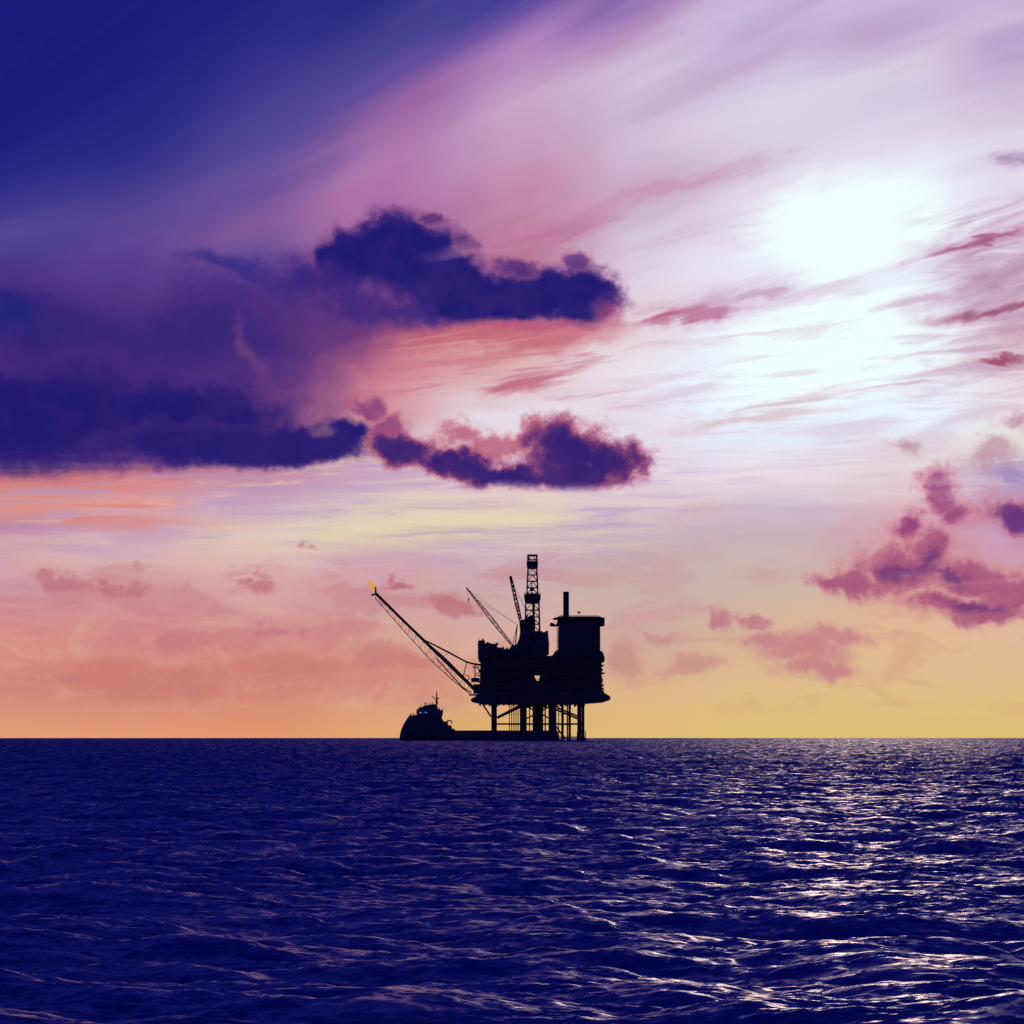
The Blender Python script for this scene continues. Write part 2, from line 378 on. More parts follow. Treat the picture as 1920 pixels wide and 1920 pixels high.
# streak clouds near the sun
for e, rim, core, st in (
        ((1850, 455, 150, 20, 22), (206, 158, 188), (158, 84, 128), .9),
        ((1900, 520, 240, 40, 20), (214, 188, 214), (178, 136, 172), .75),
        ((1870, 590, 160, 20, 6), (208, 166, 188), (146, 78, 112), .9),
        ((1860, 680, 150, 16, 6), (212, 172, 186), (150, 70, 100), .9),
        ((1900, 640, 110, 30, 10), (216, 186, 204), (196, 150, 170), .6),
        ((1880, 325, 60, 22, 10), (206, 180, 212), (160, 128, 174), .75),
        ((1300, 590, 150, 30, 12), (202, 160, 186), (184, 112, 146), .9),
        ((1250, 600, 60, 20, 10), (196, 130, 160), (186, 92, 128), .8),
        ((1420, 545, 160, 20, 8), (206, 180, 206), (190, 152, 182), .7),
        ((1500, 745, 170, 16, 9), (222, 204, 216), (206, 178, 190), .75),
        ((1420, 790, 260, 16, 9), (224, 204, 212), (210, 180, 186), .65),
        ((1750, 560, 120, 12, 10), (220, 196, 220), (196, 162, 190), .7),
        ((1720, 720, 160, 10, 4), (226, 206, 216), (200, 164, 176), .7),
        ((1230, 360, 330, 34, 14), (206, 168, 194), (196, 142, 174), .6),
        ((1000, 440, 260, 40, 12), (196, 134, 166), (186, 112, 146), .6)):
    cloud([e], rim, core, a0=0.0, a1=0.6, c0=0.2, c1=0.8, amp=0.55, vec=Pg, strength=st)

# --- picture-space (perceptual) colours to linear light
gm = nd('ShaderNodeGamma')
L.new(col, gm.inputs[0])
gm.inputs[1].default_value = 2.2
lit = gm.outputs[0]

# --- sky outside the sunset quarter: deep blue dusk above and behind
far_up = smooth(Y, 1.45, 2.7)
far_side = smooth(M('ABSOLUTE', X), 1.3, 4.5)
side_col = mixc(smooth(Y, 0.0, 1.5), (10, 7, 50), (4, 4, 56))       # already linear light here
lit = mixc(far_side, lit, side_col)
lit = mixc(far_up, lit, (5, 6, 72))

sky = nd('ShaderNodeTexSky', sky_type='NISHITA')
sky.sun_disc = False
sky.sun_elevation = SUN_EL
sky.sun_rotation = SUN_AZ
bg_sky = nd('ShaderNodeBackground')
L.new(sky.outputs[0], bg_sky.inputs[0])
bg_sky.inputs[1].default_value = 0.0001
bg = nd('ShaderNodeBackground')
L.new(lit, bg.inputs[0])
bg.inputs[1].default_value = 1.0
add = nd('ShaderNodeAddShader')
L.new(bg.outputs[0], add.inputs[0]); L.new(bg_sky.outputs[0], add.inputs[1])
wo = nd('ShaderNodeOutputWorld')
L.new(add.outputs[0], wo.inputs[0])
world.cycles.sampling_method = 'MANUAL'
world.cycles.sample_map_resolution = 1024
sc.cycles.use_adaptive_sampling = True
sc.cycles.adaptive_threshold = 0.015
sc.cycles.adaptive_min_samples = 12
sc.cycles.max_bounces = 4
sc.cycles.caustics_reflective = True
sc.cycles.sample_clamp_indirect = 4.0


# ------------------------------------------------------------------ materials
def mat(name, color, rough=0.6, metal=0.0, var=0.35, scale=0.6, emit=None, estr=0.0):
    m = bpy.data.materials.new(name)
    m.use_nodes = True
    t = m.node_tree
    b = t.nodes['Principled BSDF']
    b.inputs['Roughness'].default_value = rough
    b.inputs['Metallic'].default_value = metal
    if emit:
        b.inputs['Base Color'].default_value = (*color, 1)
        b.inputs['Emission Color'].default_value = (*emit, 1)
        b.inputs['Emission Strength'].default_value = estr
        return m
    c = t.nodes.new('ShaderNodeTexCoord')
    n = t.nodes.new('ShaderNodeTexNoise')
    n.inputs['Scale'].default_value = scale
    n.inputs['Detail'].default_value = 6
    r = t.nodes.new('ShaderNodeValToRGB')
    r.color_ramp.elements[0].position = 0.35
    r.color_ramp.elements[1].position = 0.68
    r.color_ramp.elements[0].color = (*[x * (1 - var) for x in color], 1)
    r.color_ramp.elements[1].color = (*[min(1, x * (1 + var)) for x in color], 1)
    t.links.new(c.outputs['Object'], n.inputs['Vector'])
    t.links.new(n.outputs['Fac'], r.inputs[0])
    t.links.new(r.outputs[0], b.inputs['Base Color'])
    return m


STEEL = mat('dark_weathered_steel', (0.075, 0.060, 0.045), 0.65)
STEEL2 = mat('painted_module_steel', (0.12, 0.10, 0.07), 0.6)
RUST = mat('rusty_pipe_steel', (0.13, 0.045, 0.02), 0.75)
QUART = mat('quarters_cladding', (0.055, 0.055, 0.055), 0.55)
BOOM = mat('red_boom_paint', (0.16, 0.03, 0.02), 0.6)
HULL = mat('dark_hull_paint', (0.03, 0.04, 0.06), 0.45)
SHIPW = mat('ship_house_paint', (0.10, 0.11, 0.13), 0.5)
ORANGE = mat('lifeboat_orange', (0.25, 0.06, 0.01), 0.5)
GLASS = mat('dark_window_glass', (0.015, 0.015, 0.02), 0.35)
LITWIN = mat('lit_window_glass', (0.1, 0.1, 0.1), 0.2, emit=(0.08, 0.11, 0.24), estr=1.0)


# ------------------------------------------------------------------ mesh collecting helper
class MB:
    def __init__(s):
        s.v, s.f = [], []

    def add(s, vs, fs):
        o = len(s.v)
        s.v += [tuple(p) for p in vs]
        s.f += [tuple(i + o for i in f) for f in fs]

    def box(s, x0, x1, y0, y1, z0, z1):
        if x0 > x1: x0, x1 = x1, x0
        if y0 > y1: y0, y1 = y1, y0
        if z0 > z1: z0, z1 = z1, z0
        s.add([(x0, y0, z0), (x1, y0, z0), (x1, y1, z0), (x0, y1, z0), (x0, y0, z1), (x1, y0, z1), (x1, y1, z1), (x0, y1, z1)],
              [(0, 3, 2, 1), (4, 5, 6, 7), (0, 1, 5, 4), (1, 2, 6, 5), (2, 3, 7, 6), (3, 0, 4, 7)])

    def prism(s, pts, y0, y1):
        """x,z outline swept in y"""
        n = len(pts)
        s.add([(p[0], y0, p[1]) for p in pts] + [(p[0], y1, p[1]) for p in pts],
              [tuple(range(n)), tuple(range(2 * n - 1, n - 1, -1))] + [(i, i + n, (i + 1) % n + n, (i + 1) % n) for i in range(n)])

    def tube(s, a, b, r, r2=None, n=8):
        a, b = Vector(a), Vector(b)
        r2 = r if r2 is None else r2
        d = (b - a).normalized()
        q = d.to_track_quat('Z', 'Y')
        vs = []
        for p, rr in ((a, r), (b, r2)):
            for i in range(n):
                t = 2 * math.pi * i / n
                vs.append(p + q @ Vector((rr * math.cos(t), rr * math.sin(t), 0)))
        s.add(vs, [(i, (i + 1) % n, (i + 1) % n + n, i + n) for i in range(n)] + [tuple(range(n - 1, -1, -1)), tuple(range(n, 2 * n))])

    def rail(s, pts, h=1.1, r=0.09, step=2.2):
        for a, b in zip(pts, pts[1:]):
            a, b = Vector(a), Vector(b)
            for k in (h, h * 0.5):
                s.tube(a + Vector((0, 0, k)), b + Vector((0, 0, k)), r, n=4)
            n = max(1, int((b - a).length / step))
            for i in range(n + 1):
                p = a.lerp(b, i / n)
                s.tube(p, p + Vector((0, 0, h)), r, n=4)

    def lattice(s, a, b, w0, w1, r, n, up=Vector((0, 0, 1)), rd=None):
        """four-chord lattice girder from a to b"""
        a, b = Vector(a), Vector(b)
        d = (b - a).normalized()
        side = d.cross(Vector((0, 1, 0)))
        if side.length < 0.1:
            side = Vector((1, 0, 0))
        side.normalize()
        o = d.cross(side).normalized()
        rd = rd or r * 0.6
        rings = []
        for i in range(n + 1):
            t = i / n
            w = (w0 + (w1 - w0) * t) / 2
            c = a.lerp(b, t)
            rings.append([c + side * w * sx + o * w * so for sx, so in ((-1, -1), (1, -1), (1, 1), (-1, 1))])
        for i in range(n):
            for k in range(4):
                s.tube(rings[i][k], rings[i + 1][k], r, n=5)
                s.tube(rings[i][k], rings[i + 1][(k + 1) % 4] if i % 2 else rings[i][(k + 1) % 4], rd, n=4)
                if not i % 2:
                    s.tube(rings[i][(k + 1) % 4], rings[i + 1][k], rd, n=4)

    def build(s, name, m, parent=None, loc=(0, 0, 0)):
        me = bpy.data.meshes.new(name)
        me.from_pydata(s.v, [], s.f)
        me.update()
        me.materials.append(m)
        o = bpy.data.objects.new(name, me)
        sc.collection.objects.link(o)
        o.parent = parent
        o.location = loc
        return o


def tag(o, label=None, cat=None, group=None, kind=None):
    for k, val in (('label', label), ('category', cat), ('group', group), ('kind', kind)):
        if val:
            o[k] = val
    return o


# ------------------------------------------------------------------ the sea: one curved sheet out past the horizon
def ocean_tile(n, size, wind, peak, hs, spread, seed, kmin=0.0, kmax=1e9):
    rng = np.random.default_rng(seed)
    k1 = 2 * np.pi * np.fft.fftfreq(n, size / n)
    kx, ky = np.meshgrid(k1, k1, indexing='ij')
    k = np.hypot(kx, ky)
    k[0, 0] = 1e-6
    kp = 2 * np.pi / peak
    cosd = (kx * math.sin(wind) + ky * math.cos(wind)) / k
    S = k ** -4.0 * np.exp(-1.25 * (kp / k) ** 2) * (spread + (1 - spread) * np.abs(cosd) ** 4)
    S *= (k > kmin) & (k < kmax)
    S[0, 0] = 0
    amp = np.sqrt(S)
    ph = rng.normal(size=(n, n)) + 1j * rng.normal(size=(n, n))
    H = amp * ph
    h = np.fft.ifft2(H).real
    sc_ = hs / 4 / h.std()
    dx = np.fft.ifft2(-1j * kx / k * H).real
    dy = np.fft.ifft2(-1j * ky / k * H).real
    return h * sc_, dx * sc_, dy * sc_


def sample(tile, x, y, size):
    n = tile.shape[0]
    fx = (x / size) % 1.0 * n
    fy = (y / size) % 1.0 * n
    ix, iy = fx.astype(np.int64), fy.astype(np.int64)
    tx, ty = fx - ix, fy - iy
    ix %= n; iy %= n
    jx, jy = (ix + 1) % n, (iy + 1) % n
    return (tile[ix, iy] * (1 - tx) * (1 - ty) + tile[jx, iy] * tx * (1 - ty) + tile[ix, jy] * (1 - tx) * ty + tile[jx, jy] * tx * ty)


HS = 0.62
TS = 190.0
tile = ocean_tile(2048, TS, R(14), 13.0, HS, 0.20, 5)

radii = [0.0]
r = 3.0
while r < 40:
    radii.append(r); r *= 1.04
while r < 9000:
    radii.append(r); r *= 1.0021
while r < 40000:
    radii.append(r); r *= 1.04
radii = np.array(radii[1:])
dense = np.linspace(-R(10.5), R(10.5), 620)
rest = np.linspace(R(10.5), 2 * math.pi - R(10.5), 150)[1:-1]
azs = np.concatenate([dense, rest])
RR, AA = np.meshgrid(radii, azs, indexing='ij')
sx, sy = RR * np.sin(AA), RR * np.cos(AA)
ca, sa = math.cos(0.35), math.sin(0.35)
qx, qy = sx * ca - sy * sa, sx * sa + sy * ca
hh = sample(tile[0], qx, qy, TS)
ddx, ddy = sample(tile[1], qx, qy, TS), sample(tile[2], qx, qy, TS)
ddx, ddy = ddx * ca + ddy * sa, -ddx * sa + ddy * ca
CH = 0.65
inn = np.clip((RR - 3) / 20, 0, 1) * np.where(np.abs((AA + math.pi) % (2 * math.pi) - math.pi) < R(10.6), 1.0, 0.5)
inn *= np.clip((12000 - RR) / 4000, 0, 1)
px_ = sx + ddx * CH * inn
py_ = sy + ddy * CH * inn
pz_ = hh * inn - RR ** 2 / (2 * EARTH)
nr, na = RR.shape
co = np.stack([px_, py_, pz_], -1).reshape(-1, 3)
co = np.vstack([co, [[0, 0, 0]]])
i0 = np.arange(nr - 1)[:, None] * na + np.arange(na)[None, :]
i1 = np.arange(nr - 1)[:, None] * na + (np.arange(na)[None, :] + 1) % na
quads = np.stack([i0, i0 + na, i1 + na, i1], -1).reshape(-1, 4)[:, ::-1]
ctr = nr * na
tris = np.stack([np.full(na, ctr), (np.arange(na) + 1) % na, np.arange(na)], -1)
me = bpy.data.meshes.new('sea')
nv, nq, nt = len(co), len(quads), len(tris)
me.vertices.add(nv)
me.vertices.foreach_set('co', co.astype(np.float32).ravel())
me.loops.add(nq * 4 + nt * 3)
me.loops.foreach_set('vertex_index', np.concatenate([quads.ravel(), tris.ravel()]).astype(np.int32))
me.polygons.add(nq + nt)
ls = np.concatenate([np.arange(nq) * 4, nq * 4 + np.arange(nt) * 3]).astype(np.int32)
me.polygons.foreach_set('loop_start', ls)
me.polygons.foreach_set('use_smooth', np.ones(nq + nt, dtype=bool))
me.update(calc_edges=True)
me.validate()
sea = bpy.data.objects.new('sea', me)
sc.collection.objects.link(sea)
tag(sea, 'dark blue choppy open sea reaching to the horizon', None, None, 'structure')

wm = bpy.data.materials.new('sea_water')
wm.use_nodes = True
t = wm.node_tree
b = t.nodes['Principled BSDF']
b.inputs['Base Color'].default_value = (0.015, 0.014, 0.19, 1)
b.inputs['IOR'].default_value = 1.333
tcs = t.nodes.new('ShaderNodeTexCoord')


def wnoise(scale, sxyz, detail, rough, rotz):
    mp = t.nodes.new('ShaderNodeMapping')
    mp.inputs['Scale'].default_value = sxyz
    mp.inputs['Rotation'].default_value = (0, 0, rotz)
    n = t.nodes.new('ShaderNodeTexNoise')
    n.inputs['Scale'].default_value = scale
    n.inputs['Detail'].default_value = detail
    n.inputs['Roughness'].default_value = rough
    n.inputs['Distortion'].default_value = 0.3
    t.links.new(tcs.outputs['Object'], mp.inputs[0])
    t.links.new(mp.outputs[0], n.inputs['Vector'])
    return n.outputs['Fac']


b.inputs['Roughness'].default_value = 0.19
b.inputs['Specular IOR Level'].default_value = 0.30


def wcol(scale, sxyz, detail, rough, rotz):
    f = wnoise(scale, sxyz, detail, rough, rotz)
    return f.node.outputs['Color']


def vmath(op, a, b_=None, scale=None):
    n = t.nodes.new('ShaderNodeVectorMath'); n.operation = op
    t.links.new(a, n.inputs[0])
    if b_ is not None:
        if hasattr(b_, 'is_output'):
            t.links.new(b_, n.inputs[1])
        else:
            n.inputs[1].default_value = b_
    if scale is not None:
        if hasattr(scale, 'is_output'):
            t.links.new(scale, n.inputs[3])
        else:
            n.inputs[3].default_value = scale
    return n.outputs[0]


# wavelets finer than the mesh: slopes added to its normals; further out the mesh resolves less, so they carry more
dist_ = t.nodes.new('ShaderNodeVectorMath'); dist_.operation = 'LENGTH'
t.links.new(tcs.outputs['Object'], dist_.inputs[0])
rmap = t.nodes.new('ShaderNodeMapRange')
rmap.inputs[1].default_value = 50; rmap.inputs[2].default_value = 900
rmap.inputs[3].default_value = 1.45; rmap.inputs[4].default_value = 3.0
t.links.new(dist_.outputs['Value'], rmap.inputs[0])
c1 = vmath('SUBTRACT', wcol(1.1, (0.5, 1.0, 1.0), 4, 0.6, R(-14)), (0.5, 0.5, 0.5))
c2 = vmath('SUBTRACT', wcol(6.0, (0.55, 1.0, 1.0), 4, 0.65, R(20)), (0.5, 0.5, 0.5))
cc = vmath('ADD', vmath('MULTIPLY', c1, (0.45, 0.75, 0.0)), vmath('MULTIPLY', c2, (0.65, 1.0, 0.0)))
cc = vmath('SCALE', cc, scale=rmap.outputs[0])
# seen from low over the water only the near faces of unresolved wavelets show, so the mean slope leans back to where the sheet is seen from
lean = t.nodes.new('ShaderNodeMapRange')
lean.inputs[1].default_value = 40; lean.inputs[2].default_value = 500
lean.inputs[3].default_value = -0.08; lean.inputs[4].default_value = -0.33
t.links.new(dist_.outputs['Value'], lean.inputs[0])
inward = vmath('SCALE', vmath('NORMALIZE', tcs.outputs['Object']), scale=lean.outputs[0])
cc = vmath('ADD', cc, inward)
gn = t.nodes.new('ShaderNodeNewGeometry')
nn = vmath('NORMALIZE', vmath('ADD', gn.outputs['Normal'], cc))
t.links.new(nn, b.inputs['Normal'])
me.materials.append(wm)


# ------------------------------------------------------------------ placing things by their size in metres
D = 2500.0                                     # distance of the platform
MPP = D / F                                    # one photo pixel there is 0.35 m
SEA_D = -D * D / (2 * EARTH)


def hx(px, px0):
    return (px - px0) * MPP


def hz(py):
    """height above the water at the platform for a row of the photo"""
    e = PITCH - math.atan((py - 960) / F)
    return CAM_H + D * math.tan(e) - SEA_D


def empty(name, loc):
    o = bpy.data.objects.new(name, None)
    sc.collection.objects.link(o)
    o.location = loc
    return o


CX = 1012
rig = tag(empty('oil_platform', ((CX - 960) * MPP, D, SEA_D)),
          'black silhouetted offshore oil platform on legs with derrick, cranes and long flare boom', 'oil platform')
X_ = lambda px: hx(px, CX)
Z_ = hz
DEP = 30.0                                     # half depth of the topsides


def pbox(mb, a, b, c, d, y0=-DEP, y1=DEP):
    mb.box(X_(a), X_(b), y0, y1, Z_(d), Z_(c))


# legs: eight tubular legs of the jacket in two rows
LEGS = [(926.5, -22, 1.75, 0), (926.5, 22, 1.75, 0), (982, -22, 1.9, 0), (979, 22, 1.5, 0),
        (1035, -22, 2.6, 0), (1037, 22, 1.9, 0), (1084.2, -22, 1.1, 0), (1094.0, 22, 1.0, 0)]
for (px, y, r_, _) in LEGS:
    m = MB()
    m.tube((X_(px), y, -8), (X_(px), y, Z_(1316)), r_, n=16)
    m.tube((X_(px), y, Z_(1326)), (X_(px), y, Z_(1318)), r_, r_ * 1.7, n=16)
    m.tube((X_(px), y, -2), (X_(px), y, 2.2), r_ * 1.25, n=16)
    m.build('leg', STEEL, rig)
# central conductor shaft
m = MB()
m.tube((X_(1008.5), 0, -8), (X_(1008.5), 0, Z_(1316)), 3.5, n=20)
for k in range(6):
    z = Z_(1385 - k * 11)
    m.tube((X_(1008.5), 0, z), (X_(1008.5), 0, z + 0.6), 3.8, n=20)
m.build('riser_shaft', STEEL, rig)


def brace(a, b, r_, y0, y1=None):
    y1 = y0 if y1 is None else y1
    mm = MB()
    mm.tube((X_(a[0]), y0, Z_(a[1])), (X_(b[0]), y1, Z_(b[1])), r_, n=10)
    return mm.build('brace', STEEL, rig)


brace((932, 1346), (976, 1323), 0.85, -22)
brace((932, 1346), (976, 1325), 0.8, 22)
brace((921, 1344), (905, 1320), 0.55, -22)
brace((1088, 1346), (1043, 1327), 0.65, -22)
brace((1088, 1349), (1043, 1330), 0.65, 22)
brace((1042, 1362), (1058, 1385), 0.55, -22)
brace((1030, 1347), (988, 1325), 0.5, 0)
brace((988, 1347), (1030, 1325), 0.5, 22)
for y in (-22, 22):
    for a, b in ((926, 982), (982, 1035), (1035, 1089)):
        brace((a, 1357.5), (b, 1357.5), 0.55, y)
        brace((a, 1382), (b, 1382), 0.4, y)
for px in (926.5, 981, 1036, 1089):
    brace((px, 1357.5), (px, 1357.5), 0.5, -22, 22)
# thin conductors and caissons
for px, y, r_, mm_ in ((955.5, 5, .28, RUST), (959.5, -6, .28, RUST), (963.5, 8, .28, RUST), (967.5, -3, .3, RUST), (971.5, 10, .28, RUST),
                       (993, 14, .35, STEEL), (1022, -8, .45, STEEL), (1054.2, -10, .85, STEEL), (1064, 4, .5, RUST), (1066.8, -4, .4, RUST),
                       (1069.6, 9, .4, RUST), (1048, 16, .3, RUST), (1089, 0, .3, STEEL)):
    m = MB()
    m.tube((X_(px), y, -6), (X_(px), y, Z_(1318)), r_, n=8)
    for k in range(3):
        z = Z_(1380 - k * 20)
        m.tube((X_(px), y, z), (X_(px), y, z + 0.4), r_ * 1.7, n=8)
    m.build('conductor_pipe', mm_, rig)
# boat landing and fenders by the right-hand legs
m = MB()
pbox(m, 1080.5, 1096.5, 1373, 1374.5, -25, -16)
for px in (1081, 1085, 1092, 1096):
    m.tube((X_(px), -25, -1), (X_(px), -25, Z_(1373)), 0.35, n=6)
m.rail([(X_(1081), -25, Z_(1373)), (X_(1096), -25, Z_(1373))])
m.build('boat_landing', STEEL, rig)

# cellar deck: flared on the right, pointed on the left
m = MB()
m.prism([(X_(883), Z_(1312)), (X_(885), Z_(1316)), (X_(905), Z_(1321)), (X_(1072), Z_(1321)), (X_(1098), Z_(1319.5)), (X_(1131), Z_(1317)), (X_(1141), Z_(1313.5)),
         (X_(1142.5), Z_(1310)), (X_(1141), Z_(1306)), (X_(1128), Z_(1298)), (X_(1118), Z_(1298)), (X_(900), Z_(1298)), (X_(893), Z_(1306))], -DEP - 1, DEP + 1)
m.build('cellar_deck', STEEL, rig)
m = MB()
for k in range(22):
    x = 899 + k * 8.9
    pbox(m, x, x + 2.2, 1320.5, 1322 + random.random() * 3, -28, 28)
for k in range(15):
    x = 975 + random.random() * 75
    pbox(m, x, x + 4 + random.random() * 6, 1320, 1325 + random.random() * 2.5, -18, 18)
m.build('deck_girders', STEEL, rig)

# the deck levels with their rails
for py, a, b, t_ in ((1298, 889, 1130, 2), (1277.5, 897, 1128, 2), (1258, 898, 1127, 2), (1238, 898, 1129.5, 2)):
    m = MB()
    for y0, y1 in ((-DEP, DEP),):
        pbox(m, a, b, py, py + t_, y0, y1)
    for y in (-DEP, DEP):
        m.rail([(X_(a), y, Z_(py)), (X_(b), y, Z_(py))], h=1.2, r=0.06, step=3)
    for a_ in (a, b):
        m.rail([(X_(a_), -DEP, Z_(py)), (X_(a_), DEP, Z_(py))], h=1.3, r=0.09, step=3)
    m.build('deck', STEEL, rig)

# process modules, closely packed between the deck levels; a gap stays open in the middle
rnd = random.Random(11)


def module(a, b, c, d, y0=-DEP + 1, y1=DEP - 1, mt=STEEL2, detail=True):
    mm = MB()
    pbox(mm, a, b, c, d, y0, y1)
    if detail:
        n = max(2, int((b - a) / 5))
        for k in range(n + 1):
            x = a + (b - a) * k / n
            mm.box(X_(x) - 0.25, X_(x) + 0.25, y0 - 0.5, y0, Z_(d), Z_(c))
        for k in range(n):
            x = a + (b - a) * (k + rnd.random() * 0.6) / n
            h = (d - c) * (0.25 + 0.5 * rnd.random())
            w = 1.5 + rnd.random() * 3
            z = c + (d - c - h) * rnd.random()
            mm.box(X_(x), X_(x + w), y0 - 1.2, y0 - 0.003, Z_(z + h), Z_(z))
        mm.tube((X_(a), y0 - 0.8, Z_(c + (d - c) * 0.35)), (X_(b), y0 - 0.8, Z_(c + (d - c) * 0.35)), 0.3, n=6)
        mm.tube((X_(a), y0 - 0.9, Z_(c + (d - c) * 0.7)), (X_(b), y0 - 0.9, Z_(c + (d - c) * 0.7)), 0.22, n=6)
    return mm.build('process_module', mt, rig)


for a, b, c, d in ((901, 940, 1279.7, 1297.8), (941, 975, 1279.7, 1297.8), (976, 1013, 1279.7, 1297.8), (1014, 1060, 1279.7, 1297.8), (1061, 1121, 1279.7, 1297.8),
                   (901.5, 935, 1260.2, 1277.3), (936, 968, 1260.2, 1277.3), (969, 998.5, 1260.2, 1277.3), (1015, 1062, 1260.2, 1277.3), (1063, 1122, 1260.2, 1277.3),
                   (902, 938, 1240.2, 1257.8), (939, 980, 1240.2, 1257.8), (981, 1024, 1240.2, 1257.8), (1025, 1070, 1240.2, 1257.8), (1071, 1119, 1240.2, 1257.8)):
    module(a, b, c, d)
m = MB()
pbox(m, 998.3, 1015.2, 1259.5, 1266, -20, 20)
m.prism([(X_(998.3), Z_(1266)), (X_(1001), Z_(1266)), (X_(1006), Z_(1277)), (X_(998.3), Z_(1277))], -8, 8)
m.prism([(X_(1015.2), Z_(1277)), (X_(1010), Z_(1277)), (X_(1012.5), Z_(1266)), (X_(1015.2), Z_(1266))], -8, 8)
m.build('module_bridge', STEEL, rig)
# upper modules with the stepped roofline
UP = [(897.5, 909, 1202.5, 1237.5, -24, 24), (909, 919, 1208, 1237.5, -26, 20), (919, 932, 1209, 1237.5, -28, 26), (932, 943, 1215.5, 1237.5, -22, 28),
      (943, 962, 1218.5, 1237.5, -28, 20), (962, 984, 1216, 1237.5, -24, 24), (984, 1024, 1230.5, 1237.5, -26, 26),
      (1024, 1040, 1231, 1237.8, -28, 28), (1040, 1127, 1222, 1237.8, -26, 28)]
for a, b, c, d, y0, y1 in UP:
    module(a, b, c, d, y0, y1)
# small equipment breaking up the roofline and the sides, each piece a part
def piece(name, a, b, c, d, y0, y1):
    mm = MB()
    pbox(mm, a, b, c, d, y0, y1)
    return mm.build(name, STEEL, rig)


for k in range(34):
    x = 898 + rnd.random() * 62
    top_ = 1202 if x < 909 else 1208 if x < 932 else 1216 if x < 943 else 1218
    h = 1 + rnd.random() * 3.0
    w = 0.5 + rnd.random() * 2.4
    q = rnd.uniform(-20, 16)
    piece('roof_unit', x, x + w, top_ - h, top_ + 1, q, q + 3)
for x, t0, t1 in ((898.5, 1202, 1198.5), (905, 1202, 1199), (913, 1208, 1203), (927, 1209, 1205), (940, 1215, 1211), (951, 1218, 1213.5), (958, 1218, 1214)):
    m = MB()
    m.tube((X_(x), -10, Z_(t0 + 1)), (X_(x), -10, Z_(t1)), 0.22, n=5)
    m.build('vent_pipe', STEEL, rig)
for k in range(46):
    left = rnd.random() < 0.45
    z = 1206 + rnd.random() * 104
    h = 0.8 + rnd.random() * 2.4
    y = rnd.uniform(-24, 20)
    if left:
        e = 898 if z < 1237 else 900 if z < 1275 else 897
        piece('stub_beam', e - 0.8 - rnd.random() * 2.6, e + 5, z, z + h, y, y + 2.5)
    else:
        z = max(z, 1238)
        piece('side_cabinet', 1120, 1127 + rnd.random() * 4.2, z, z + h, y, y + 2.5)
m = MB()                                # outer platforms at the left, by the foot of the boom
pbox(m, 886.5, 898, 1251, 1252.5, -6, 6)
pbox(m, 889.5, 891.5, 1246, 1276, -1, 1)
pbox(m, 883.5, 899, 1271, 1279, -5, 5)
pbox(m, 891, 900, 1262, 1263.2, -4, 4)
pbox(m, 891, 900, 1266, 1267, -4, 4)
m.tube((X_(884), 0, Z_(1279)), (X_(889), 0, Z_(1272)), 0.5, n=6)
pbox(m, 888, 901, 1283, 1300, -8, 8)
pbox(m, 880, 897, 1301.5, 1304.5, -5, 5)
m.rail([(X_(886.5), -6, Z_(1251)), (X_(898), -6, Z_(1251))], r=0.1)
m.build('boom_platform', STEEL, rig)
m = MB()                                # right hand walkways
for py in (1248, 1262, 1284, 1290):
    pbox(m, 1120, 1131 + (py % 3), py, py + 1.3, -24, 24)
m.prism([(X_(1117), Z_(1297)), (X_(1119), Z_(1243)), (X_(1126), Z_(1243)), (X_(1127), Z_(1297))], -25, 22)
m.build('side_walkway', STEEL, rig)

# drilling substructure, derrick
m = MB()
m.prism([(X_(963), Z_(1216.5)), (X_(972), Z_(1203)), (X_(976), Z_(1190)), (X_(979), Z_(1184)), (X_(1016), Z_(1184)), (X_(1016), Z_(1186)), (X_(1022), Z_(1186)),
         (X_(1023), Z_(1183.5)), (X_(1027), Z_(1183.5)), (X_(1028), Z_(1196)), (X_(1029.3), Z_(1208)), (X_(1028.8), Z_(1227)), (X_(1022), Z_(1230.3)), (X_(984.2), Z_(1230.3)), (X_(984.2), Z_(1216.5))], -15, 15)
m.build('drill_floor_substructure', STEEL2, rig)
for k in range(14):
    x = 982 + rnd.random() * 36
    z = 1188 + rnd.random() * 34
    piece('floor_cabinet', x, x + 2 + rnd.random() * 5, z, z + 1 + rnd.random() * 5, -16.4, -15.003 - 0.01 * k)

der = MB()
cxp = 998.2
dsec = [(1184, 13.6, 6.5), (1157, 12.9, 6.3), (1131, 12.3, 6.0), (1114, 10.2, 5.2), (1090, 9.4, 4.7), (1066, 8.2, 4.1), (1053, 8.4, 4.1), (1040.5, 8.2, 3.4)]


def corners(py, hw, hy):
    return [Vector((X_(cxp + sx * hw) , sy * hy, Z_(py))) for sx, sy in ((-1, -1), (1, -1), (1, 1), (-1, 1))]


for (p0, w0, d0), (p1, w1, d1) in zip(dsec, dsec[1:]):
    c0, c1 = corners(p0, w0, d0), corners(p1, w1, d1)
    for k in range(4):
        der.tube(c0[k], c1[k], 0.55, n=6)
        der.tube(c1[k], c1[(k + 1) % 4], 0.22, n=4)
    n = 2 if abs(p1 - p0) > 15 else 1
    for i in range(n):
        a0 = [c0[k].lerp(c1[k], i / n) for k in range(4)]
        a1 = [c0[k].lerp(c1[k], (i + 1) / n) for k in range(4)]
        for k in range(4):
            mid_ = a1[k].lerp(a1[(k + 1) % 4], 0.5)
            der.tube(a0[k], mid_, 0.15, n=4)
            der.tube(a0[(k + 1) % 4], mid_, 0.15, n=4)
            der.tube(a1[k], a1[(k + 1) % 4], 0.26, n=4)
der.build('derrick', STEEL, rig)
m = MB()                                   # enclosed racking board, wider than the tower and tapering below
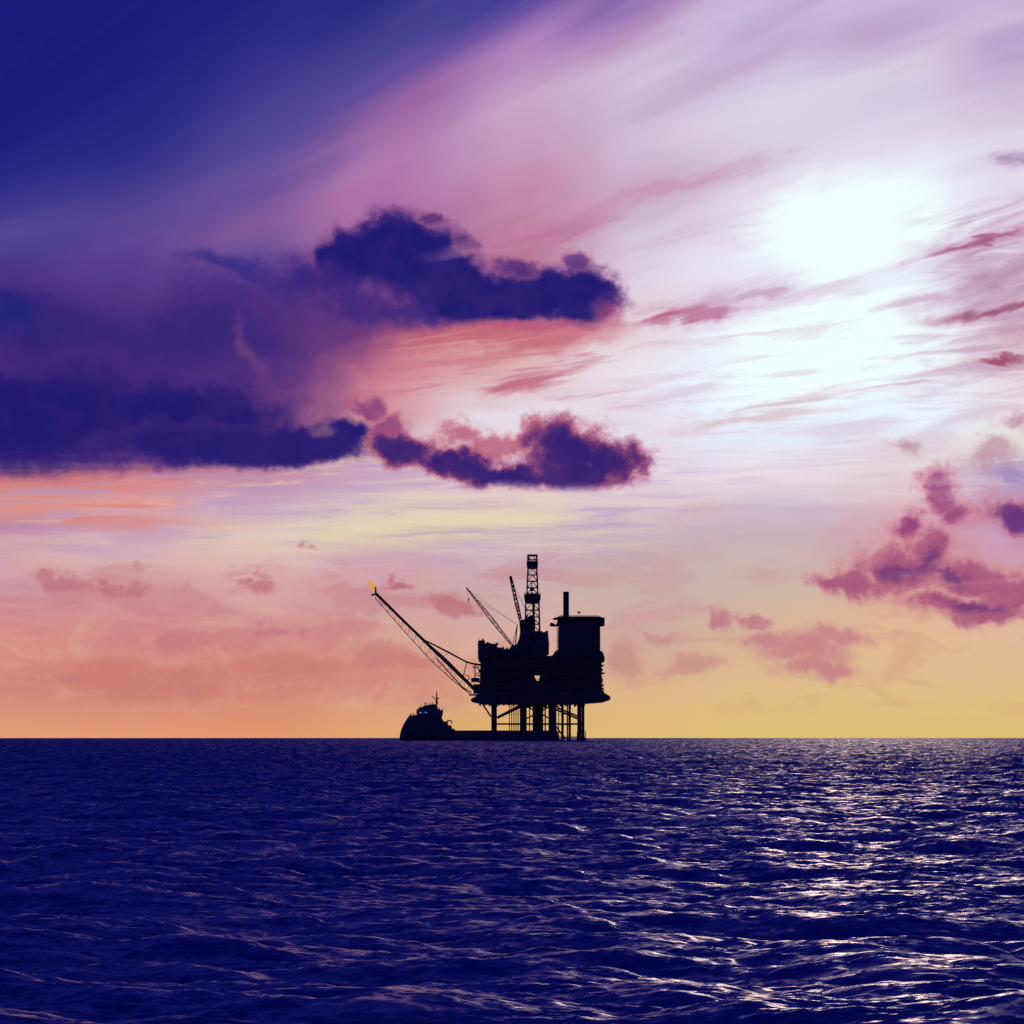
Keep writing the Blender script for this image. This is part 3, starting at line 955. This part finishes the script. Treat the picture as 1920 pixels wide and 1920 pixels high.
m.prism([(X_(982.5), Z_(1114.5)), (X_(1013.8), Z_(1114.5)), (X_(1013.5), Z_(1124)), (X_(1011), Z_(1131)), (X_(985.3), Z_(1131)), (X_(983), Z_(1123))], -6.6, 6.6)
m.rail([(X_(982.5), -6.6, Z_(1114.5)), (X_(1013.8), -6.6, Z_(1114.5))], h=1, r=0.08)
m.build('racking_board', STEEL, rig)
m = MB()
m.prism([(X_(987.3), Z_(1053.3)), (X_(1009), Z_(1053.3)), (X_(1008.5), Z_(1063)), (X_(1006.5), Z_(1066.5)), (X_(989.5), Z_(1066.5)), (X_(987.8), Z_(1063))], -4.2, 4.2)
m.build('crown_block', STEEL, rig)
m = MB()
for z in (1041, 1048.8):
    pbox(m, 989.9, 1007.4, z, z + 1.8, -3.6, 3.6)
pbox(m, 989.9, 992.4, 1041, 1050, -3.6, 3.6)
pbox(m, 1004.9, 1007.4, 1041, 1050, -3.6, 3.6)
m.build('crown_frame', STEEL, rig)
m = MB()                                   # drill string guide and stand of pipe
m.tube((X_(1000.3), 0, Z_(1184)), (X_(1000.3), 0, Z_(1114)), 0.85, n=8)
m.tube((X_(997), 0, Z_(1114)), (X_(997), 0, Z_(1092)), 0.35, n=6)
pbox(m, 993.5, 1001.5, 1101, 1108, -1.5, 1.5)
m.build('travelling_block', STEEL, rig)
m = MB()                                   # enclosed pipe-handling house on the lower left of the tower
m.prism([(X_(976.5), Z_(1186)), (X_(977.5), Z_(1163)), (X_(985), Z_(1161)), (X_(990), Z_(1159)), (X_(994), Z_(1153)), (X_(1001), Z_(1156)), (X_(1004), Z_(1166)), (X_(1003), Z_(1186))], -5.5, 3.5)
pbox(m, 974, 979, 1168.5, 1175, -3, 3)
m.prism([(X_(963), Z_(1216)), (X_(969), Z_(1207)), (X_(973), Z_(1198)), (X_(975), Z_(1186)), (X_(974.5), Z_(1164)), (X_(978.5), Z_(1164)), (X_(978), Z_(1192)), (X_(975), Z_(1204)), (X_(971), Z_(1216))], 4, 6)
m.build('pipe_house', STEEL, rig)


# cranes
def crane(foot, tip, wmid, ped_top, gantry, hook, yc, tw=0.4, chord=0.26, n=16):
    mm = MB()
    mm.tube((X_(foot[0]), yc, Z_(1236)), (X_(foot[0]), yc, Z_(foot[1])), 1.6, n=12)
    c = MB()
    mm.build('crane_pedestal', STEEL, rig)
    cab = MB()
    cab.box(X_(foot[0] - 2.5), X_(foot[0] + 5.5), yc - 2.2, yc + 2.2, Z_(foot[1] + 4), Z_(foot[1] - 3))
    g = Vector((X_(gantry[0]), yc, Z_(gantry[1])))
    for s_ in (-1, 1):
        cab.tube((X_(foot[0] + 4), yc + s_ * 1.6, Z_(foot[1])), g + Vector((0, s_ * 0.5, 0)), 0.32, n=6)
        cab.tube((X_(foot[0] - 1), yc + s_ * 1.6, Z_(foot[1])), g + Vector((0, s_ * 0.5, 0)), 0.24, n=6)
    cab.build('crane_house', STEEL, rig)
    a = Vector((X_(foot[0]), yc, Z_(foot[1])))
    b_ = Vector((X_(tip[0]), yc, Z_(tip[1])))
    j = MB()
    mid = a.lerp(b_, 0.45)
    j.lattice(a, mid, 0.9, wmid, chord, n // 2)
    j.lattice(mid, b_, wmid, tw, chord, n - n // 2)
    bo = j.build('crane_boom', BOOM, rig)
    k = MB()
    k.tube(g, a.lerp(b_, 0.80) + Vector((0.4, 0.6, 0.4)), 0.09, n=4)
    k.tube(g, a.lerp(b_, 0.96) + Vector((0, -0.6, 0.2)), 0.07, n=4)
    h = Vector((X_(hook[0]), yc, Z_(hook[1])))
    k.tube(b_.lerp(a, 0.02), h, 0.07, n=4)
    k.build('crane_rope', STEEL, rig)
    q = MB()
    q.tube(h + Vector((0, 0, 0.9)), h + Vector((0, 0, -1.0)), hook[2], hook[2] * 0.6, n=8)
    q.tube(h + Vector((0, 0, -1.0)), h + Vector((0, 0, -1.8)), 0.18, n=6)
    q.build('hook_block', STEEL, rig)
    # sheaves at the tip
    w = MB()
    dd = (b_ - a).normalized()
    w.tube(b_ - dd * 4.5, b_ + dd * 0.3, 0.55, 0.4, n=6)
    w.build('boom_tip', STEEL, rig)


crane((962, 1213), (875, 1103.5), 2.3, 1216, (970, 1172), (879, 1126, .45), -12, n=22)
crane((980, 1180), (957, 1079.5), 1.9, 1185, (990, 1150), (960.5, 1098.5, 1.0), 8, tw=1.1, chord=0.42, n=14)

# flare boom
def seg(mb, pts, y, r0, r1=None, n=8):
    r1 = r1 or r0
    for i, (a, b) in enumerate(zip(pts, pts[1:])):
        t0, t1 = i / (len(pts) - 1), (i + 1) / (len(pts) - 1)
        mb.tube((X_(a[0]), y, Z_(a[1])), (X_(b[0]), y, Z_(b[1])), r0 + (r1 - r0) * t0, r0 + (r1 - r0) * t1, n=n)


m = MB()
top = [(705, 1112), (755, 1162), (805, 1210.5), (834, 1236), (894, 1297)]
low = [(703.5, 1122), (754, 1179), (805, 1235), (845, 1272), (884, 1304)]
for y in (-2.2, 2.2):
    seg(m, top, y, 0.65, 1.15)
seg(m, low, 0, 0.22, 0.30)
NB = 15


def on(pts, t_):
    x = pts[0][0] + (pts[-1][0] - pts[0][0]) * t_
    for a, b in zip(pts, pts[1:]):
        if a[0] <= x <= b[0]:
            return (x, a[1] + (b[1] - a[1]) * (x - a[0]) / (b[0] - a[0]))
    return pts[-1]


for i in range(NB + 1):
    ta = i / NB
    A_ = on(top, ta)
    B_ = on(low, min(1, ta + 0.005))
    B2 = on(low, min(1, ta + 1 / NB))
    for y in (-2.2, 2.2):
        m.tube((X_(A_[0]), y, Z_(A_[1])), (X_(B_[0]), 0, Z_(B_[1])), 0.16, n=4)
        if i < NB:
            m.tube((X_(A_[0]), y, Z_(A_[1])), (X_(B2[0]), 0, Z_(B2[1])), 0.10, n=4)
    m.tube((X_(A_[0]), -2.2, Z_(A_[1])), (X_(A_[0]), 2.2, Z_(A_[1])), 0.2, n=4)
flare = m.build('flare_boom', BOOM, rig)
m = MB()
seg(m, [(704, 1113), (806, 1212), (893, 1295)], -1.0, 0.75, 1.15)
seg(m, [(704, 1113), (806, 1212), (893, 1296)], 1.0, 0.45, 0.7)
seg(m, [(818, 1234), (843, 1262), (868, 1289), (884, 1299)], 0, 0.38)
m.build('flare_pipe', STEEL, flare)
m = MB()
seg(m, [(797, 1201), (809, 1206.5), (843, 1224), (872, 1240), (884, 1244), (899, 1246.5)], -2, 0.45, 0.62)
seg(m, [(797, 1201), (809, 1206.8), (843, 1224.5), (873, 1240.5), (884, 1244), (899, 1246.5)], 2, 0.4, 0.55)
seg(m, [(875, 1242), (869, 1268)], 0, 0.3)
seg(m, [(843, 1224), (834, 1229), (831, 1232)], 0, 0.15)
seg(m, [(872, 1265), (879, 1268), (880, 1274), (872, 1276)], 0, 0.3)
m.build('boom_tie', STEEL, flare)
m = MB()
m.tube((X_(704.3), 0, Z_(1115)), (X_(704.0), 0, Z_(1100.5)), 0.55, 0.6, n=8)
m.tube((X_(705), 0, Z_(1113.5)), (X_(697), 0, Z_(1115.5)), 0.6, n=8)
m.box(X_(696), X_(699), -1, 1, Z_(1117), Z_(1114))
m.build('flare_tip', STEEL, flare)

# the small flame: soft tongues leaning left of the tip
fm = bpy.data.materials.new('gas_flame')
fm.use_nodes = True
t = fm.node_tree
t.nodes.clear()
o_ = t.nodes.new('ShaderNodeOutputMaterial')
em = t.nodes.new('ShaderNodeEmission')
em.inputs[0].default_value = (0.95, 0.42, 0.07, 1)
em.inputs[1].default_value = 0.8
tr = t.nodes.new('ShaderNodeBsdfTransparent')
lw = t.nodes.new('ShaderNodeLayerWeight'); lw.inputs[0].default_value = 0.5
mx = t.nodes.new('ShaderNodeMixShader')
t.links.new(lw.outputs['Facing'], mx.inputs[0])
t.links.new(em.outputs[0], mx.inputs[1]); t.links.new(tr.outputs[0], mx.inputs[2])
t.links.new(mx.outputs[0], o_.inputs[0])
m = MB()
for (cx_, cz_, rx, rz, lean) in ((698.5, 1098, 6.0, 8.0, -3.0), (700.5, 1104, 3.0, 6.0, -1.0), (693.5, 1093, 3.2, 5.0, -2.0)):
    vs, fs = [], []
    n, k = 14, 10
    for j in range(k + 1):
        tt = j / k
        rr = math.sin(math.pi * min(1, tt * 0.98 + 0.01)) ** 0.8 * (1.25 - 0.7 * tt)
        for i in range(n):
            an = 2 * math.pi * i / n
            wob = 1 + 0.18 * math.sin(3 * an + 5 * tt)
            vs.append((X_(cx_ + lean * tt) + math.cos(an) * rr * rx * MPP * wob, math.sin(an) * rr * rx * MPP * wob, Z_(cz_ + rz - tt * 2 * rz)))
    for j in range(k):
        for i in range(n):
            fs.append((j * n + i, j * n + (i + 1) % n, (j + 1) * n + (i + 1) % n, (j + 1) * n + i))
    m.add(vs, fs)
fl = m.build('flame', fm, flare)
fl['label'] = 'small yellow orange gas flame at the tip of the boom'
for p in fl.data.polygons:
    p.use_smooth = True

# living quarters with helideck
m = MB()
m.prism([(X_(1033), Z_(1231.3)), (X_(1041), Z_(1227)), (X_(1047), Z_(1220)), (X_(1048), Z_(1173)), (X_(1050), Z_(1166)), (X_(1124), Z_(1166)), (X_(1124), Z_(1222.3)), (X_(1040.2), Z_(1222.3)), (X_(1040), Z_(1231.3))], -22, 22)
lq = m.build('living_quarters', QUART, rig)
m = MB()
m.box(-0.4, 0.4, -0.11, 0, -0.45, 0.45)
w0 = None
for j in range(6):
    for i in range(9):
        if w0 is None:
            w = w0 = m.build('window', GLASS, lq)
        else:
            w = w0.copy(); sc.collection.objects.link(w); w.parent = lq
        w.location = (X_(1057 + i * 7.4), -22.005, Z_(1174 + j * 8.2))
m = MB()
for j in range(12):                        # stair landings up the left side
    z = 1178 + j * 4.4
    pbox(m, 1043.8, 1048.5, z, z + 1.1, -9, 3)
    m.tube((X_(1044.2), -9, Z_(z)), (X_(1047.8), -9, Z_(z + 4.4)), 0.15, n=4)
m.tube((X_(1044), -9, Z_(1228)), (X_(1044), -9, Z_(1176)), 0.12, n=4)
m.build('stair_tower', STEEL, lq)
m = MB()
m.prism([(X_(1036.5), Z_(1160.5)), (X_(1044), Z_(1158.8)), (X_(1048), Z_(1156.8)), (X_(1062), Z_(1157.2)), (X_(1121), Z_(1157.2)), (X_(1132.6), Z_(1160)), (X_(1132.4), Z_(1164)), (X_(1121), Z_(1163)), (X_(1048), Z_(1163)), (X_(1045), Z_(1161))], -20, 20)
pbox(m, 1125.5, 1132.6, 1164.2, 1173.5, -18, 18)
pbox(m, 1120, 1128, 1166, 1170, -16, 16)
m.rail([(X_(1048), -20, Z_(1157)), (X_(1121), -20, Z_(1157))], h=0.6, r=0.08)
m.build('helideck', STEEL, rig)
m = MB()
m.tube((X_(1031), -4, Z_(1171)), (X_(1039.5), -4, Z_(1172.5)), 1.3, 1.1, n=12)
m.tube((X_(1039), -4, Z_(1173)), (X_(1054), -4, Z_(1173.5)), 0.75, n=8)
m.tube((X_(1044), -4, Z_(1173)), (X_(1048), -4, Z_(1160)), 0.55, n=8)
m.tube((X_(1046), -4, Z_(1175.5)), (X_(1050), -4, Z_(1163)), 0.8, n=8)
m.build('satellite_dome_arm', STEEL, rig)
m = MB()
m.tube((X_(1061.6), 4, Z_(1160)), (X_(1061.6), 4, Z_(1109.5)), 1.9, n=14)
m.tube((X_(1061.6), 4, Z_(1110.5)), (X_(1061.6), 4, Z_(1109)), 2.05, n=14)
for k in range(9):
    z = Z_(1155 - k * 5)
    m.tube((X_(1061.6), 4, z), (X_(1061.6), 4, z + 0.3), 2.0, n=14)
m.build('exhaust_stack', STEEL, rig)
m = MB()
m.tube((X_(1085.5), 0, Z_(1157.5)), (X_(1085.5), 0, Z_(1147)), 0.09, n=5)
m.tube((X_(1083.2), 0, Z_(1148.6)), (X_(1088.3), 0, Z_(1147.9)), 0.75, 0.5, n=8)
m.build('windsock', STEEL, rig)
# lifeboats in davits on the right side
for yy in (-17, -3, 11):
    m = MB()
    n, k = 10, 10
    vs, fs = [], []
    for j in range(k + 1):
        tt = j / k
        rr = max(0.05, math.sin(math.pi * tt)) ** 0.5
        for i in range(n):
            an = 2 * math.pi * i / n
            vs.append((X_(1128.6) + math.cos(an) * 1.45 * rr, yy - 4.5 + 9 * tt, Z_(1233.5) + math.sin(an) * 1.6 * rr))
    for j in range(k):
        for i in range(n):
            fs.append((j * n + i, j * n + (i + 1) % n, (j + 1) * n + (i + 1) % n, (j + 1) * n + i))
    m.add(vs, fs)
    lb = m.build('lifeboat', ORANGE, rig)
    m = MB()
    for s_ in (-3, 3):
        m.tube((X_(1124), yy + s_, Z_(1223)), (X_(1129.5), yy + s_, Z_(1226)), 0.3, n=6)
        m.tube((X_(1129.5), yy + s_, Z_(1226)), (X_(1132), yy + s_, Z_(1240.5)), 0.28, n=6)
        m.tube((X_(1124), yy + s_, Z_(1240.5)), (X_(1132.5), yy + s_, Z_(1240.5)), 0.3, n=6)
    m.build('davit', STEEL, lb)

# ------------------------------------------------------------------ the supply ship moored in front of the platform
SD = 2440.0
SY = SD
MS = SD / F
ship = tag(empty('supply_ship', ((800 - 960) * MS, SD, -SD * SD / (2 * EARTH))),
           'dark offshore supply ship with bulbous high bow and long low stern beside the platform', 'ship')


def sx_(px):
    return (px - 800) * MS


def sz_(py):
    e = PITCH - math.atan((py - 960) / F)
    return CAM_H + SD * math.tan(e) + SD * SD / (2 * EARTH)


prof = [(749.2, 1388, .3), (749.7, 1381, 1.6), (751, 1374, 3.0), (753.2, 1367, 4.3), (756.5, 1359.5, 5.8), (760.5, 1352.5, 7.0), (765, 1346, 7.8), (768.3, 1341.6, 8.2),
        (775, 1340.8, 8.9), (782, 1340.6, 9.4), (800, 1340.6, 9.9), (820, 1341.5, 10), (829, 1351, 10), (838, 1358, 10), (846, 1364, 10), (853.5, 1370.8, 10), (900, 1370.8, 10),
        (980, 1370.8, 10), (1040, 1370.8, 9.8), (1046, 1371, 9.4)]
m = MB()
NS = 9
vs, fs = [], []
for (px, py, hb) in prof:
    top_z = sz_(py)
    for i in range(NS):
        tt = i / (NS - 1)
        z = -3.0 + (top_z + 3.0) * tt
        w = hb * (0.55 + 0.45 * min(1, tt * 3) ** 0.6)
        if px < 765:
            w *= max(0.15, 1 - 0.35 * tt)
        vs.append((sx_(px), -w, z))
    for i in range(NS):
        tt = 1 - i / (NS - 1)
        z = -3.0 + (top_z + 3.0) * tt
        w = hb * (0.55 + 0.45 * min(1, tt * 3) ** 0.6)
        if px < 765:
            w *= max(0.15, 1 - 0.35 * tt)
        vs.append((sx_(px), w, z))
n2 = NS * 2
for s_ in range(len(prof) - 1):
    for i in range(n2):
        a = s_ * n2 + i
        b_ = s_ * n2 + (i + 1) % n2
        fs.append((a, b_, b_ + n2, a + n2))
fs.append(tuple(range(n2)))
fs.append(tuple(range(len(prof) * n2 - 1, (len(prof) - 1) * n2 - 1, -1)))
m.add(vs, fs)
m.build('hull', HULL, ship)


def sbox(mb, a, b, c, d, y0, y1):
    mb.box(sx_(a), sx_(b), y0, y1, sz_(d), sz_(c))


m = MB()
m.prism([(sx_(783), sz_(1341)), (sx_(781), sz_(1335)), (sx_(786), sz_(1331)), (sx_(824), sz_(1331)), (sx_(826), sz_(1336)), (sx_(830), sz_(1351.5)), (sx_(822), sz_(1347)), (sx_(820), sz_(1342))], -9, 9)
m.build('superstructure', SHIPW, ship)
m = MB()
m.prism([(sx_(783), sz_(1331)), (sx_(781.2), sz_(1333)), (sx_(781.8), sz_(1330.5)), (sx_(788), sz_(1327)), (sx_(793), sz_(1325.5)), (sx_(797), sz_(1322.5)), (sx_(806), sz_(1321.6)),
         (sx_(813), sz_(1320.4)), (sx_(819.5), sz_(1320.6)), (sx_(820.5), sz_(1327)), (sx_(823), sz_(1331))], -8, 8)
wh = m.build('wheelhouse', SHIPW, ship)
for a in (786.5, 796.5):
    m = MB()
    m.box(sx_(a), sx_(a + 5.6), -9.15, -8.95, sz_(1337.4), sz_(1335.2))
    m.build('lit_window', LITWIN, wh)
m = MB()
for k in range(7):
    a = 806 + k * 2.6
    m.box(sx_(a), sx_(a + 1.7), -9.12, -9.0, sz_(1337.2), sz_(1335.4))
m.build('window', GLASS, wh)
m = MB()
sbox(m, 817.8, 820, 1301, 1321, -0.7, 0.7)
m.tube((sx_(818.9), 0, sz_(1303)), (sx_(818.9), 0, sz_(1295)), 0.28, 0.18, n=6)
m.tube((sx_(811), 0, sz_(1307.3)), (sx_(822), 0, sz_(1310.6)), 0.22, n=6)
m.tube((sx_(812.5), 0, sz_(1309.5)), (sx_(818), 0, sz_(1313)), 0.25, n=6)
m.tube((sx_(811.3), 0, sz_(1304.5)), (sx_(811.3), 0, sz_(1308)), 0.2, n=6)
sbox(m, 820, 823, 1308.5, 1311.5, -1, 1)
m.tube((sx_(816), -2, sz_(1321)), (sx_(818.6), 0, sz_(1311)), 0.25, n=6)
m.tube((sx_(821.5), 2, sz_(1321)), (sx_(819.2), 0, sz_(1311)), 0.25, n=6)
m.build('mast', STEEL, ship)
m = MB()
for px, a, b_, rr in ((785, 1330, 1325.5, .2), (789.5, 1327, 1321, .25), (797.6, 1323, 1316, .3), (803, 1322, 1316.5, .15), (808, 1322, 1314.5, .12), (793, 1326, 1321.5, .16)):
    m.tube((sx_(px), 0, sz_(a)), (sx_(px), 0, sz_(b_)), rr, rr * 0.6, n=5)
m.tube((sx_(795.5), 0, sz_(1319.5)), (sx_(800), 0, sz_(1319.2)), 0.35, n=6)
m.build('antenna', STEEL, ship)
m = MB()
m.prism([(sx_(820.5), sz_(1340)), (sx_(821.5), sz_(1329)), (sx_(826), sz_(1330.5)), (sx_(828), sz_(1331.8)), (sx_(831.3), sz_(1332)), (sx_(830.5), sz_(1336)), (sx_(829), sz_(1343.8)), (sx_(825), sz_(1346))], -6, -2)
m.prism([(sx_(820.5), sz_(1340)), (sx_(821.5), sz_(1329)), (sx_(826), sz_(1330.5)), (sx_(828), sz_(1331.8)), (sx_(831.3), sz_(1332)), (sx_(830.5), sz_(1336)), (sx_(829), sz_(1343.8)), (sx_(825), sz_(1346))], 2, 6)
m.build('funnel', SHIPW, ship)
m = MB()
m.tube((sx_(834), -5, sz_(1361)), (sx_(836.5), -5, sz_(1354)), 0.5, n=8)
m.tube((sx_(836), -5, sz_(1355)), (sx_(841), -5, sz_(1351.3)), 0.45, n=8)
m.tube((sx_(840.5), -5, sz_(1351.2)), (sx_(847.2), -5, sz_(1351.6)), 0.4, n=8)
m.tube((sx_(847), -5, sz_(1351.3)), (sx_(847.3), -5, sz_(1357)), 0.35, n=8)
m.tube((sx_(839), -5, sz_(1353)), (sx_(839.5), -5, sz_(1360)), 0.4, n=8)
m.build('deck_crane', STEEL, ship)
rs = random.Random(3)
for k in range(11):                        # lockers, winches and vents up the after slope
    a = 826 + k * 2.4
    base = 1349 + (a - 826) * 0.84
    m = MB()
    sbox(m, a, a + 1.4 + rs.random() * 1.6, base - 1 - rs.random() * 3.2, base + 4, rs.uniform(-7, 0), rs.uniform(1, 7))
    m.build('deck_locker', SHIPW, ship)
for px, a, b_ in ((770.5, 1342, 1338.5), (776, 1342, 1339.5), (783, 1336, 1330), (787.5, 1330, 1324.5), (806, 1323, 1318.5), (811, 1322, 1317), (824, 1332, 1326.5), (829.5, 1333, 1328)):
    m = MB()
    sbox(m, px - 0.7, px + 0.9, b_, a, -1.2, 1.2)
    m.build('roof_light', SHIPW, ship)
m = MB()
for y in (-9.6, 9.4):
    sbox(m, 853, 1044, 1369.6, 1371, y, y + 0.2)
for k in range(24):
    a = 856 + k * 8
    sbox(m, a, a + 0.5, 1368.9, 1371, -9.8, -9.4)
sbox(m, 1040, 1044, 1367.5, 1371, -8, 8)
m.build('bulwark', HULL, ship)
m = MB()
for k in range(9):
    a = 862 + k * 18 + random.random() * 4
    sbox(m, a, a + 12, 1371.5 - random.random(), 1372, -7, -1 + random.random() * 6)
m.build('cargo_hatch', STEEL, ship)
m = MB()
m.rail([(sx_(770), -8, sz_(1341)), (sx_(782), -8.5, sz_(1340.6))], h=1.0, r=0.07, step=1.5)
m.build('railing', STEEL, ship)
